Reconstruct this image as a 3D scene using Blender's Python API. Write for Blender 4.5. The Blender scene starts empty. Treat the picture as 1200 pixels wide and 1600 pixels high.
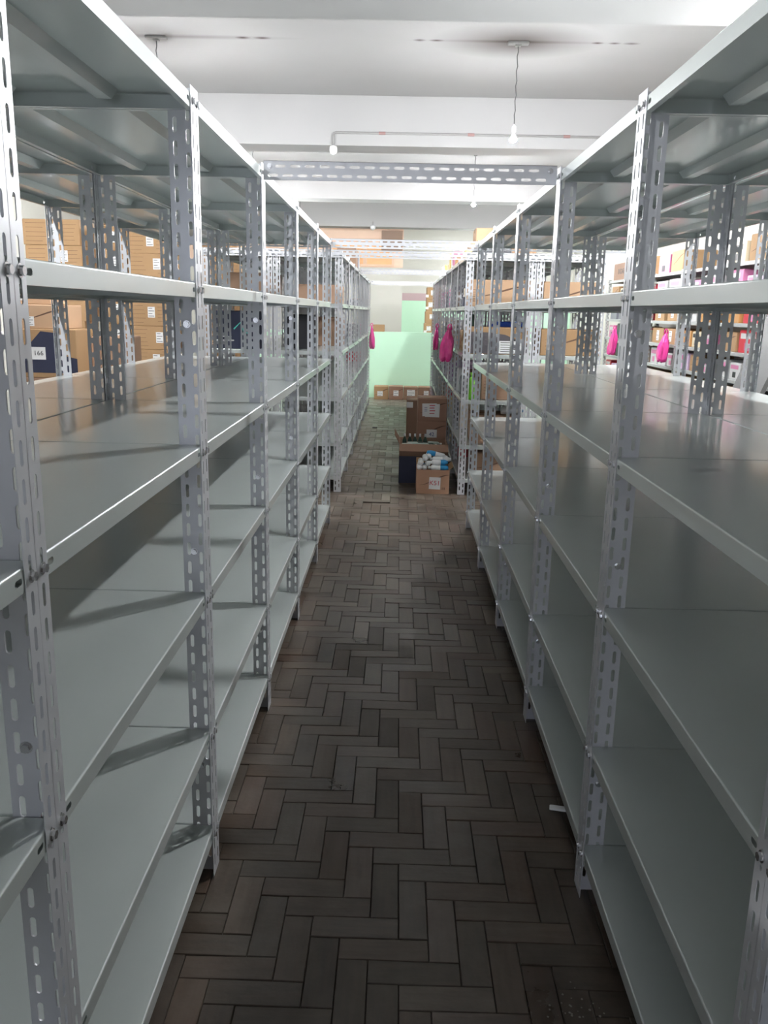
import bpy, math, random
from mathutils import Matrix, Vector
random.seed(7)
S = bpy.context.scene
COL = S.collection

# ------------------------------------------------------------------ camera
F_PX, PITCH, YAW, ROLL, EYE = 1318.27, 0.2330, -0.0126, 0.0207, 1.4207
cp, sp, cy, sy, cr, sr = (math.cos(PITCH), math.sin(PITCH), math.cos(YAW), math.sin(YAW), math.cos(ROLL), math.sin(ROLL))
fwd = Vector((sy * cp, cy * cp, -sp)); r0 = Vector((cy, -sy, 0)); u0 = r0.cross(fwd)
R_ = cr * r0 + sr * u0; U_ = cr * u0 - sr * r0
cam = bpy.data.cameras.new('camera'); cam.sensor_fit = 'VERTICAL'; cam.sensor_height = 32
cam.lens = F_PX / 1600 * 32; cam.clip_start = 0.02; cam.clip_end = 100
camo = bpy.data.objects.new('camera', cam); COL.objects.link(camo)
camo.matrix_world = Matrix(((R_.x, U_.x, -fwd.x, 0), (R_.y, U_.y, -fwd.y, 0), (R_.z, U_.z, -fwd.z, EYE), (0, 0, 0, 1)))
S.camera = camo
# ------------------------------------------------------------------ world, exposure
w = bpy.data.worlds.new('world'); S.world = w; w.use_nodes = True
w.node_tree.nodes['Background'].inputs[0].default_value = (0.80, 0.86, 1.0, 1)      # overcast daylight, enters by the window behind the camera
w.node_tree.nodes['Background'].inputs[1].default_value = 6.5
po = bpy.data.lights.new('window_portal', 'AREA'); po.shape = 'RECTANGLE'; po.size = 2.2; po.size_y = 1.7; po.cycles.is_portal = True
poo = bpy.data.objects.new('window_portal', po); COL.objects.link(poo); poo.location = (-1.1, -5.56, 1.75); poo.rotation_euler = (math.pi / 2, 0, 0)
S.view_settings.view_transform = 'Standard'; S.view_settings.look = 'None'
S.view_settings.gamma = 1; S.view_settings.use_curve_mapping = False
S.view_settings.exposure = 0.0
BULB = 7400.0          # emission strength of the bare bulbs
BULBS = [(0.86, 3.15, 2.74), (0.80, 6.60, 2.73), (0.88, 10.93, 2.79), (-1.78, 2.9, 2.73), (-1.78, 6.61, 2.73),
         (-1.78, 10.7, 2.76), (2.2, 3.1, 2.73), (2.1, 4.8, 2.73), (2.1, 9.4, 2.73), (-4.2, 7.0, 2.73), (-1.5, 13.2, 2.72),
         (-4.2, 11.5, 2.73), (2.2, 13.5, 2.73), (1.9, 16.3, 2.72), (-1.78, -0.6, 2.73)]  # bulb past the partition is added out of view to brighten the back wall

# ------------------------------------------------------------------ helpers
class MB:
    def __init__(s): s.v = []; s.f = []; s.uv = None
    def box(s, x0, y0, z0, x1, y1, z1):
        n = len(s.v)
        s.v += [(x0, y0, z0), (x1, y0, z0), (x1, y1, z0), (x0, y1, z0), (x0, y0, z1), (x1, y0, z1), (x1, y1, z1), (x0, y1, z1)]
        s.f += [tuple(n + i for i in q) for q in ((0, 3, 2, 1), (4, 5, 6, 7), (0, 1, 5, 4), (1, 2, 6, 5), (2, 3, 7, 6), (3, 0, 4, 7))]
        return s
    def poly(s, pts):
        n = len(s.v); s.v += [tuple(p) for p in pts]; s.f.append(tuple(range(n, n + len(pts)))); return s
    def cbox(s, x0, y0, z0, x1, y1, z1, b):      # box with all edges chamfered
        c = []
        for (zz, i) in ((z0, b), (z0 + b, 0), (z1 - b, 0), (z1, b)):
            c.append([(x0 + b + i, y0 + i, zz), (x1 - b - i, y0 + i, zz), (x1 - i, y0 + b + i, zz), (x1 - i, y1 - b - i, zz),
                      (x1 - b - i, y1 - i, zz), (x0 + b + i, y1 - i, zz), (x0 + i, y1 - b - i, zz), (x0 + i, y0 + b + i, zz)])
        n = len(s.v)
        for r in c: s.v += r
        for k in range(3):
            for i in range(8):
                a = n + k * 8 + i; b2 = n + k * 8 + (i + 1) % 8
                s.f.append((a, b2, b2 + 8, a + 8))
        s.f.append(tuple(n + i for i in range(7, -1, -1))); s.f.append(tuple(n + 24 + i for i in range(8)))
        return s
    def tube(s, pts, r, n=8, cap=True):
        pts = [Vector(p) for p in pts]; base = len(s.v); up = None
        for i, p in enumerate(pts):
            t = (pts[min(i + 1, len(pts) - 1)] - pts[max(i - 1, 0)]).normalized()
            if up is None: up = t.orthogonal().normalized()
            a = (up - t * up.dot(t)).normalized(); b = t.cross(a); up = a
            rr = r[i] if isinstance(r, (list, tuple)) else r
            for k in range(n):
                an = 2 * math.pi * k / n
                s.v.append(tuple(p + a * math.cos(an) * rr + b * math.sin(an) * rr))
        for i in range(len(pts) - 1):
            for k in range(n):
                q = base + i * n
                s.f.append((q + k, q + (k + 1) % n, q + n + (k + 1) % n, q + n + k))
        if cap:
            s.f.append(tuple(base + k for k in range(n - 1, -1, -1)))
            s.f.append(tuple(base + (len(pts) - 1) * n + k for k in range(n)))
        return s
    def lathe(s, prof, n=16, c=(0, 0, 0)):        # (r, z) profile about z
        base = len(s.v)
        for r, z in prof:
            for k in range(n):
                a = 2 * math.pi * k / n
                s.v.append((c[0] + r * math.cos(a), c[1] + r * math.sin(a), c[2] + z))
        for i in range(len(prof) - 1):
            for k in range(n):
                q = base + i * n
                s.f.append((q + k, q + (k + 1) % n, q + n + (k + 1) % n, q + n + k))
        s.f.append(tuple(base + k for k in range(n - 1, -1, -1)))
        s.f.append(tuple(base + (len(prof) - 1) * n + k for k in range(n)))
        return s
    def mesh(s, name, mat, smooth=False):
        m = bpy.data.meshes.new(name); m.from_pydata(s.v, [], s.f)
        if mat: m.materials.append(mat)
        if smooth: m.polygons.foreach_set('use_smooth', [True] * len(m.polygons))
        m.update(); return m

def add(mesh, name, parent=None, loc=(0, 0, 0), rot=(0, 0, 0)):
    o = bpy.data.objects.new(name, mesh); COL.objects.link(o)
    o.location = loc; o.rotation_euler = rot
    if parent: o.parent = parent
    return o
def empty(name, loc=(0, 0, 0), rz=0):
    o = bpy.data.objects.new(name, None); COL.objects.link(o); o.location = loc; o.rotation_euler = (0, 0, rz)
    o.empty_display_size = 0.1; return o
def tag(o, label=None, cat=None, group=None, kind=None):
    if label: o['label'] = label
    if cat: o['category'] = cat
    if group: o['group'] = group
    if kind: o['kind'] = kind
    return o

# ------------------------------------------------------------------ materials
MATS = {}
def mat(name, col, rough=0.5, metal=0.0, spec=0.5, var=0.0, vscale=6.0, emit=0.0, bump=0.0, bscale=80, trans=0, coat=0):
    if name in MATS: return MATS[name]
    m = bpy.data.materials.new(name); m.use_nodes = True; nt = m.node_tree; b = nt.nodes['Principled BSDF']
    b.inputs['Base Color'].default_value = (*col, 1); b.inputs['Roughness'].default_value = rough
    b.inputs['Metallic'].default_value = metal; b.inputs['Specular IOR Level'].default_value = spec
    if coat: b.inputs['Coat Weight'].default_value = coat; b.inputs['Coat Roughness'].default_value = 0.1
    if trans: b.inputs['Transmission Weight'].default_value = trans
    if emit:
        b.inputs['Emission Color'].default_value = (*col, 1); b.inputs['Emission Strength'].default_value = emit
    if var or bump:
        tc = nt.nodes.new('ShaderNodeTexCoord')
    if var:
        n = nt.nodes.new('ShaderNodeTexNoise'); n.inputs['Scale'].default_value = vscale; n.inputs['Detail'].default_value = 5
        nt.links.new(tc.outputs['Object'], n.inputs['Vector'])
        mx = nt.nodes.new('ShaderNodeMix'); mx.data_type = 'RGBA'
        mx.inputs[6].default_value = (*[c * (1 - var) for c in col], 1); mx.inputs[7].default_value = (*[min(1, c * (1 + var)) for c in col], 1)
        nt.links.new(n.outputs['Fac'], mx.inputs[0]); nt.links.new(mx.outputs[2], b.inputs['Base Color'])
    if bump:
        n2 = nt.nodes.new('ShaderNodeTexNoise'); n2.inputs['Scale'].default_value = bscale
        nt.links.new(tc.outputs['Object'], n2.inputs['Vector'])
        bp = nt.nodes.new('ShaderNodeBump'); bp.inputs['Strength'].default_value = bump; bp.inputs['Distance'].default_value = 0.002
        nt.links.new(n2.outputs['Fac'], bp.inputs['Height']); nt.links.new(bp.outputs['Normal'], b.inputs['Normal'])
    MATS[name] = m; return m

M_post = mat('post_steel', (0.58, 0.585, 0.615), 0.33, 0.25, var=0.06, vscale=30)
M_shelf = mat('shelf_steel', (0.53, 0.57, 0.56), 0.30, 0.25, var=0.04, vscale=5, bump=0.02, bscale=250, coat=0.5)
M_bolt = mat('bolt_zinc', (0.65, 0.65, 0.66), 0.25, 0.9)
M_white = mat('rack_light_grey', (0.46, 0.47, 0.47), 0.4, 0.1)
M_wallw = mat('wall_beige', (0.66, 0.65, 0.60), 0.9, var=0.05, vscale=1.5)
M_mint = mat('mint_paint', (0.62, 0.93, 0.70), 0.6, var=0.04, vscale=2)
M_mauve = mat('mauve_paint', (0.55, 0.40, 0.42), 0.7)
M_peach = mat('peach_paint', (0.90, 0.66, 0.52), 0.85, var=0.04)
M_orange = mat('orange_board', (0.90, 0.50, 0.24), 0.5, var=0.08, vscale=4)
M_frame = mat('peach_frame', (0.80, 0.55, 0.40), 0.6)
M_brown = mat('brown_board', (0.30, 0.20, 0.15), 0.6, var=0.1)
M_kraft = mat('kraft', (0.40, 0.245, 0.125), 0.8, var=0.08, vscale=7)
M_kraft2 = mat('kraft_pale', (0.53, 0.34, 0.21), 0.8, var=0.07, vscale=7)
M_kraft3 = mat('kraft_dark', (0.34, 0.21, 0.14), 0.8, var=0.1, vscale=7)
M_ink = mat('brown_ink', (0.13, 0.07, 0.045), 0.8)
M_tape = mat('tape', (0.45, 0.28, 0.14), 0.25)
M_paper = mat('paper', (0.80, 0.80, 0.80), 0.8)
M_red = mat('red_ink', (0.55, 0.02, 0.06), 0.7)
M_blue = mat('blue_ink', (0.04, 0.06, 0.25), 0.7)
M_black = mat('black_ink', (0.02, 0.02, 0.025), 0.6)
M_navy = mat('navy_print', (0.025, 0.03, 0.065), 0.55, var=0.15)
M_pink = mat('pink_plastic', (0.88, 0.07, 0.36), 0.22, spec=0.6, var=0.15, vscale=25)
M_wht = mat('white_plastic', (0.82, 0.83, 0.84), 0.3)
M_cyan = mat('cyan_plastic', (0.03, 0.30, 0.62), 0.3)
M_green = mat('lime_plastic', (0.20, 0.60, 0.04), 0.3)
M_dgreen = mat('dark_green', (0.03, 0.07, 0.05), 0.35)
M_teal = mat('teal_ink', (0.10, 0.55, 0.48), 0.5)
M_glassy = mat('pale_green_plastic', (0.45, 0.55, 0.48), 0.15, spec=0.7)
M_cord = mat('cord', (0.12, 0.12, 0.12), 0.6)
M_pipe = mat('conduit_grey', (0.30, 0.295, 0.29), 0.5)
M_redc = mat('coupling_red', (0.33, 0.20, 0.19), 0.5)
M_grout = mat('floor_bed', (0.012, 0.010, 0.009), 0.9)
COLORS = {'red': (0.60, 0.03, 0.05), 'white': (0.62, 0.62, 0.62), 'pink': (0.65, 0.22, 0.40), 'green': (0.16, 0.33, 0.12), 'orange': (0.55, 0.28, 0.10),
          'grey': (0.25, 0.25, 0.29), 'yellow': (0.75, 0.55, 0.15), 'black': (0.03, 0.03, 0.035), 'blue': (0.03, 0.12, 0.5), 'lilac': (0.6, 0.45, 0.65),
          'cream': (0.72, 0.62, 0.45), 'purple': (0.25, 0.08, 0.3)}
def cmat(c): return mat('print_' + c, COLORS[c], 0.4, var=0.06)

def plank_material():
    m = bpy.data.materials.new('parquet'); m.use_nodes = True; nt = m.node_tree; b = nt.nodes['Principled BSDF']; L = nt.links.new
    N = nt.nodes.new; b.inputs['Specular IOR Level'].default_value = 0.42
    uv = N('ShaderNodeUVMap'); uv.uv_map = 'uv'; oi = N('ShaderNodeObjectInfo'); ge = N('ShaderNodeNewGeometry')
    ad = N('ShaderNodeMath'); ad.operation = 'ADD'; L(oi.outputs['Random'], ad.inputs[0]); L(ge.outputs['Random Per Island'], ad.inputs[1])
    fr = N('ShaderNodeMath'); fr.operation = 'FRACT'; L(ad.outputs[0], fr.inputs[0])
    ml = N('ShaderNodeMath'); ml.operation = 'MULTIPLY'; ml.inputs[1].default_value = 37; L(ad.outputs[0], ml.inputs[0])
    sc = N('ShaderNodeMapping'); sc.inputs['Scale'].default_value = (7, 60, 1); L(uv.outputs[0], sc.inputs['Vector'])
    n1 = N('ShaderNodeTexNoise'); n1.noise_dimensions = '4D'; n1.inputs['Scale'].default_value = 1; n1.inputs['Detail'].default_value = 5
    L(sc.outputs[0], n1.inputs['Vector']); L(ml.outputs[0], n1.inputs['W'])
    n2 = N('ShaderNodeTexNoise'); n2.inputs['Scale'].default_value = 5.0; n2.inputs['Detail'].default_value = 7; n2.inputs['Roughness'].default_value = 0.65
    L(ge.outputs['Position'], n2.inputs['Vector'])
    n3 = N('ShaderNodeTexNoise'); n3.inputs['Scale'].default_value = 60; n3.inputs['Detail'].default_value = 3; L(ge.outputs['Position'], n3.inputs['Vector'])
    cr1 = N('ShaderNodeValToRGB'); e = cr1.color_ramp.elements
    e[0].position = 0.0; e[0].color = (0.042, 0.028, 0.019, 1); e[1].position = 1.0; e[1].color = (0.082, 0.060, 0.043, 1)
    k = cr1.color_ramp.elements.new(0.5); k.color = (0.055, 0.039, 0.027, 1)
    k = cr1.color_ramp.elements.new(0.85); k.color = (0.068, 0.041, 0.028, 1)
    L(fr.outputs[0], cr1.inputs[0])
    mg = N('ShaderNodeMix'); mg.data_type = 'RGBA'; mg.blend_type = 'OVERLAY'; mg.inputs[0].default_value = 0.55
    L(cr1.outputs[0], mg.inputs[6]); L(n1.outputs['Fac'], mg.inputs[7])
    r2 = N('ShaderNodeValToRGB'); r2.color_ramp.elements[0].position = 0.42; r2.color_ramp.elements[1].position = 0.75; L(n2.outputs['Fac'], r2.inputs[0])
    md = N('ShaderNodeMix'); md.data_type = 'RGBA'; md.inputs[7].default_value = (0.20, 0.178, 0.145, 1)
    sx_ = N('ShaderNodeSeparateXYZ'); L(ge.outputs['Position'], sx_.inputs[0])          # dusty worn patches, plus the far end's brighter light painted in along Y
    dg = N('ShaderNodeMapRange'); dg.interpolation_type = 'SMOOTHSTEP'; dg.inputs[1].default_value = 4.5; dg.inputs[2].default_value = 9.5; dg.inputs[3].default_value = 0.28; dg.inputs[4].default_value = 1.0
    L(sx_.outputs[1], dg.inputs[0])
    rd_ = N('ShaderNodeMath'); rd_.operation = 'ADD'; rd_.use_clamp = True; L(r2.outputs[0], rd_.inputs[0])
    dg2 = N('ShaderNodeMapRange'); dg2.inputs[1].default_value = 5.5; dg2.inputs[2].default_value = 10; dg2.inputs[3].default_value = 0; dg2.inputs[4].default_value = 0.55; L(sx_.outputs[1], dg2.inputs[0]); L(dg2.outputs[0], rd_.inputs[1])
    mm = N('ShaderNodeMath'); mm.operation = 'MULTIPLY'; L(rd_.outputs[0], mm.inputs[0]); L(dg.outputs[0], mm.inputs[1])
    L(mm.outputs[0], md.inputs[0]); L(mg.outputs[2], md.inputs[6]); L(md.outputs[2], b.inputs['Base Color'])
    rr = N('ShaderNodeMapRange'); rr.inputs[3].default_value = 0.24; rr.inputs[4].default_value = 0.58; L(n2.outputs['Fac'], rr.inputs[0])
    f2 = N('ShaderNodeMath'); f2.operation = 'MULTIPLY'; f2.inputs[1].default_value = 13.7; L(ad.outputs[0], f2.inputs[0])
    f3 = N('ShaderNodeMath'); f3.operation = 'FRACT'; L(f2.outputs[0], f3.inputs[0])
    f4 = N('ShaderNodeMapRange'); f4.inputs[3].default_value = -0.10; f4.inputs[4].default_value = 0.14; L(f3.outputs[0], f4.inputs[0])
    f5 = N('ShaderNodeMath'); f5.operation = 'ADD'; L(rr.outputs[0], f5.inputs[0]); L(f4.outputs[0], f5.inputs[1]); L(f5.outputs[0], b.inputs['Roughness'])
    bp = N('ShaderNodeBump'); bp.inputs['Strength'].default_value = 0.25; bp.inputs['Distance'].default_value = 0.002
    s2 = N('ShaderNodeMath'); s2.operation = 'ADD'; L(n1.outputs['Fac'], s2.inputs[0]); L(n3.outputs['Fac'], s2.inputs[1])
    L(s2.outputs[0], bp.inputs['Height']); L(bp.outputs['Normal'], b.inputs['Normal'])
    return m
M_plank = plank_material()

def ceiling_material():
    m = bpy.data.materials.new('ceiling_white'); m.use_nodes = True; nt = m.node_tree; b = nt.nodes['Principled BSDF']; L = nt.links.new; N = nt.nodes.new
    b.inputs['Roughness'].default_value = 0.9
    ge = N('ShaderNodeNewGeometry'); last = None
    def blob(cx, cy_, rx, ry, amt):
        mp = N('ShaderNodeMapping'); mp.inputs['Location'].default_value = (-cx / rx, -cy_ / ry, 0); mp.inputs['Scale'].default_value = (1 / rx, 1 / ry, 0)
        L(ge.outputs['Position'], mp.inputs['Vector'])
        g = N('ShaderNodeTexGradient'); g.gradient_type = 'SPHERICAL'; L(mp.outputs[0], g.inputs[0])
        k = N('ShaderNodeMath'); k.operation = 'MULTIPLY'; k.inputs[1].default_value = amt; L(g.outputs['Fac'], k.inputs[0]); return k
    for args in ((0.79, 6.6, 0.62, 0.42, 0.8), (0.79, 6.6, 0.85, 0.045, 0.30), (0.10, 6.6, 0.05, 0.035, 0.9), (0.22, 6.6, 0.06, 0.03, 0.9), (1.36, 6.6, 0.05, 0.03, 0.9), (1.48, 6.6, 0.05, 0.03, 0.9), (1.60, 6.6, 0.07, 0.035, 0.8),
                 (-1.6, 6.61, 0.9, 0.06, 0.45), (-1.16, 6.61, 0.06, 0.035, 0.9), (-1.02, 6.61, 0.07, 0.035, 0.9)):
        k = blob(*args)
        if last is None: last = k
        else:
            a = N('ShaderNodeMath'); a.operation = 'ADD'; a.use_clamp = True; L(last.outputs[0], a.inputs[0]); L(k.outputs[0], a.inputs[1]); last = a
    n = N('ShaderNodeTexNoise'); n.inputs['Scale'].default_value = 1.2; L(ge.outputs['Position'], n.inputs['Vector'])
    c0 = N('ShaderNodeMix'); c0.data_type = 'RGBA'; c0.inputs[6].default_value = (0.37, 0.365, 0.365, 1); c0.inputs[7].default_value = (0.43, 0.425, 0.425, 1); L(n.outputs['Fac'], c0.inputs[0])
    mx = N('ShaderNodeMix'); mx.data_type = 'RGBA'; mx.inputs[7].default_value = (0.08, 0.055, 0.052, 1)
    L(last.outputs[0], mx.inputs[0]); L(c0.outputs[2], mx.inputs[6]); L(mx.outputs[2], b.inputs['Base Color'])
    return m
M_ceil = ceiling_material()

# ------------------------------------------------------------------ the room
X0, X1, Y0, Y1, ZC = -5.6, 3.6, -5.5, 18.3, 3.30
def struct(name, mb, m, parent=None):
    o = add(mb.mesh(name, m), name, parent)
    if not parent: o['kind'] = 'structure'
    return o
floor = struct('floor', MB().box(X0, Y0, -0.10, X1, Y1, -0.012), M_grout)
struct('ceiling', MB().box(X0, Y0, ZC, X1, Y1, ZC + 0.1), M_ceil)
struct('wall_left', MB().box(X0 - 0.1, Y0, -0.1, X0, Y1, ZC), M_wallw)
struct('wall_right', MB().box(X1, Y0, -0.1, X1 + 0.1, Y1, ZC), M_wallw)
struct('wall_front', MB().box(X0, Y0 - 0.1, -0.1, -2.2, Y0, ZC).box(0.0, Y0 - 0.1, -0.1, X1, Y0, ZC).box(-2.2, Y0 - 0.1, -0.1, 0.0, Y0, 0.9).box(-2.2, Y0 - 0.1, 2.6, 0.0, Y0, ZC), M_wallw)
struct('window_3', MB().box(-2.199, Y0 - 0.06, 0.901, 0.0 - .001, Y0 - 0.03, 0.94).box(-2.199, Y0 - 0.06, 2.56, -.001, Y0 - 0.03, 2.599).box(-2.199, Y0 - 0.06, 0.94, -2.16, Y0 - 0.03, 2.56)
       .box(-0.04, Y0 - 0.06, 0.94, -.001, Y0 - 0.03, 2.56).box(-1.12, Y0 - 0.06, 0.94, -1.08, Y0 - 0.03, 2.56), M_pipe)
for i, yb in enumerate((0.70, 4.45, 8.20, 11.95, 15.70)):
    struct('trim_%d' % (i + 1), MB().box(X0, yb, 2.88, X1, yb + 0.36, ZC - 0.001), M_ceil)
# back wall: beige left part nearer, recess at the right with mint dado and mauve band
wb = struct('wall_back', MB().box(X0, 16.6, -0.1, 0.05, 16.75, 2.235).box(0.05, Y1, -0.1, X1, Y1 + 0.1, ZC), M_wallw)
struct('peach_upper_wall', MB().box(X0, 16.6, 2.236, 0.05, 16.75, ZC), M_peach, wb)
struct('return_wall', MB().box(-0.05, 16.751, -0.012, 0.05, Y1 - 0.001, ZC - 0.001), M_wallw, wb)
struct('mint_dado', MB().box(0.051, Y1 - 0.012, 0, X1, Y1 - 0.001, 1.66), M_mint, wb)
struct('mauve_band', MB().box(0.051, Y1 - 0.016, 1.661, X1, Y1 - 0.001, 1.81), M_mauve, wb)
# low mint partition across the end of the aisle
struct('wall_partition', MB().box(-3.2, 14.40, -0.012, 2.7, 14.52, 1.095), M_mint)
# interior window with orange boards high on the back wall
win = struct('window_1', MB().box(-1.32, 16.57, 2.25, -0.12, 16.599, 2.29).box(-1.32, 16.57, 2.66, -0.12, 16.599, 2.70)
             .box(-1.32, 16.57, 2.29, -1.28, 16.599, 2.66).box(-0.16, 16.57, 2.29, -0.12, 16.599, 2.66).box(-0.70, 16.57, 2.29, -0.63, 16.599, 2.66), M_frame)
for x0, x1 in ((-1.28, -0.70), (-0.63, -0.16)):
    add(MB().box(x0 + .001, 16.582, 2.291, x1 - .001, 16.598, 2.659).mesh('pane', M_orange), 'pane', win)
struct('window_2', MB().box(-0.36, 16.56, 2.52, 0.035, 16.599, 2.90), M_brown)

# ------------------------------------------------------------------ parquet, plank by plank
PW = 0.0686; GAP = 0.0013
def plank_geo(mb, uvs, ox, oy, horiz, zj, seed, tx=0, ty=0):
    L_, W_ = 3 * PW - GAP, PW - GAP
    c = 0.0016
    if horiz: lx, ly = L_, W_
    else: lx, ly = W_, L_
    n = len(mb.v)
    def zz(x, y): return zj + tx * (x - lx / 2) + ty * (y - ly / 2)
    a = [(0, 0), (lx, 0), (lx, ly), (0, ly)]; t = [(c, c), (lx - c, c), (lx - c, ly - c), (c, ly - c)]
    for x, y in a: mb.v.append((ox + x, oy + y, -0.0119))
    for x, y in a: mb.v.append((ox + x, oy + y, zz(x, y) - c))
    for x, y in t: mb.v.append((ox + x, oy + y, zz(x, y)))
    fs = [(8, 9, 10, 11)] + [(i, (i + 1) % 4, 4 + (i + 1) % 4, 4 + i) for i in range(4)] + [(4 + i, 4 + (i + 1) % 4, 8 + (i + 1) % 4, 8 + i) for i in range(4)]
    loc = a + a + t
    for f in fs:
        mb.f.append(tuple(n + i for i in f))
        for i in f:
            x, y = loc[i]
            uvs.append(((x, y) if horiz else (y, x)))
            uvs[-1] = (uvs[-1][0] + seed * 3.1, uvs[-1][1] + seed * 1.7)
def put_uv(m, uvs):
    l = m.uv_layers.new(name='uv'); l.data.foreach_set('uv', [c for p in uvs for c in p])
protos = {}
for hz in (True, False):
    for k in range(6):
        mb = MB(); uvs = []
        plank_geo(mb, uvs, 0, 0, hz, random.uniform(-0.0012, 0.0008), k, random.uniform(-.013, .013), random.uniform(-.013, .013))
        m = mb.mesh('plank', M_plank); put_uv(m, uvs); protos[hz, k] = m
near = []; rest = []
for j in range(-40, 60):
    for i in range(-160, 160):
        for hz in (True, False):
            x = -0.172 + (i + 3 * j) * PW + (0 if hz else 3 * PW); y = 1.685 + (-i + 3 * j) * PW
            lx, ly = (3 * PW, PW) if hz else (PW, 3 * PW)
            if x < X0 or x + lx > X1 or y < Y0 or y + ly > 16.55: continue
            if -0.47 - lx < x < 0.52 and y + ly > 0.95: near.append((y, x, hz))
            else: rest.append((y, x, hz))
near.sort(); rest += near[300:]; near = near[:300]
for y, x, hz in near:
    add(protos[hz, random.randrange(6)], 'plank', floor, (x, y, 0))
mb = MB(); uvs = []
for y, x, hz in rest:
    lift = 0.009 if hz and x < -0.2 < x + 3 * PW and y < 6.30 < y + PW else 0     # one plank stands proud
    plank_geo(mb, uvs, x, y, hz, lift + random.uniform(-0.0016, 0.0008), random.random() * 9, random.uniform(-.008, .008), random.uniform(-.008, .008))
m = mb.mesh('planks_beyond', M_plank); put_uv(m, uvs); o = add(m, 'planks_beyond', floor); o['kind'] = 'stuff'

# ------------------------------------------------------------------ slotted steel
def slot_cell(mb, P, u0, u1, v0, v1, cu, cv, hu, hv, th, vertical=True):
    """one cell of a slotted strip: P(u, v, w) maps strip coordinates to 3-D; stadium hole with half sizes hu, hv"""
    pts = []
    if vertical:
        r = hu
        for k in range(5): a = math.pi * k / 4; pts.append((cu + r * math.cos(a), cv + hv - r + r * math.sin(a)))
        for k in range(5): a = math.pi + math.pi * k / 4; pts.append((cu + r * math.cos(a), cv - hv + r + r * math.sin(a)))
        # pts 0..4 top arc right->left, 5..9 bottom arc left->right
        left = [(u0, v0), (cu, v0)] + [pts[7], pts[6], pts[5], pts[4], pts[3], pts[2]] + [(cu, v1), (u0, v1)]
        right = [(cu, v0), (u1, v0), (u1, v1), (cu, v1)] + [pts[2], pts[1], pts[0], pts[9], pts[8], pts[7]]
    else:
        r = hv
        for k in range(5): a = -math.pi / 2 + math.pi * k / 4; pts.append((cu + hu - r + r * math.cos(a), cv + r * math.sin(a)))
        for k in range(5): a = math.pi / 2 + math.pi * k / 4; pts.append((cu - hu + r + r * math.cos(a), cv + r * math.sin(a)))
        left = [(u0, cv), (u0, v0), (u1, v0), (u1, cv)] + [pts[2], pts[1], pts[0], pts[9], pts[8], pts[7]]
        right = [(u1, cv), (u1, v1), (u0, v1), (u0, cv)] + [pts[7], pts[6], pts[5], pts[4], pts[3], pts[2]]
    for wv in (0, th):
        mb.poly([P(u, v, wv) for u, v in left]); mb.poly([P(u, v, wv) for u, v in right])
    n = len(pts)
    for k in range(n):
        a, b = pts[k], pts[(k + 1) % n]
        mb.poly([P(*a, 0), P(*b, 0), P(*b, th), P(*a, th)])

TH = 0.0012; PITCH_S = 0.0465
def leg_strip(mb, P, wdt, H, cols):
    """slotted leg of an angle; cols: list of (centre fraction, phase)"""
    nc = len(cols)
    for c, (fr, ph) in enumerate(cols):
        u0, u1 = wdt * c / nc, wdt * (c + 1) / nc
        v = 0.0; first = ph * PITCH_S
        edges = [0.0]; 
        k = 0
        start = 0.006 + first
        if start > 0.001:
            for wv in (0, TH): mb.poly([P(u0, 0, wv), P(u1, 0, wv), P(u1, start, wv), P(u0, start, wv)])
        v = start
        while v + PITCH_S < H - 0.004:
            slot_cell(mb, P, u0, u1, v, v + PITCH_S, wdt * fr, v + PITCH_S / 2, 0.0043, 0.0158, TH)
            v += PITCH_S
        for wv in (0, TH): mb.poly([P(u0, v, wv), P(u1, v, wv), P(u1, H, wv), P(u0, H, wv)])
    for (a, b, c2, d) in (((0, 0), (0, H), (0, H), (0, 0)), ((wdt, 0), (wdt, H), 0, 0)):
        mb.poly([P(*a, 0), P(*b, 0), P(*b, TH), P(*a, TH)])
    for v in (0, H): mb.poly([P(0, v, 0), P(wdt, v, 0), P(wdt, v, TH), P(0, v, TH)])
WIDE, NARR = 0.057, 0.033
def post_mesh(sx, sy, H, name='post', m=None, wide=WIDE, narr=NARR):
    mb = MB()
    leg_strip(mb, lambda u, v, w_: (sx * u, sy * w_, v), wide, H, [(0.27, 0.5), (0.75, 0.0)])
    leg_strip(mb, lambda u, v, w_: (sx * w_, sy * u, v), narr, H, [(0.5, 0.25)])
    return mb.mesh(name, m or M_post)
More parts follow.
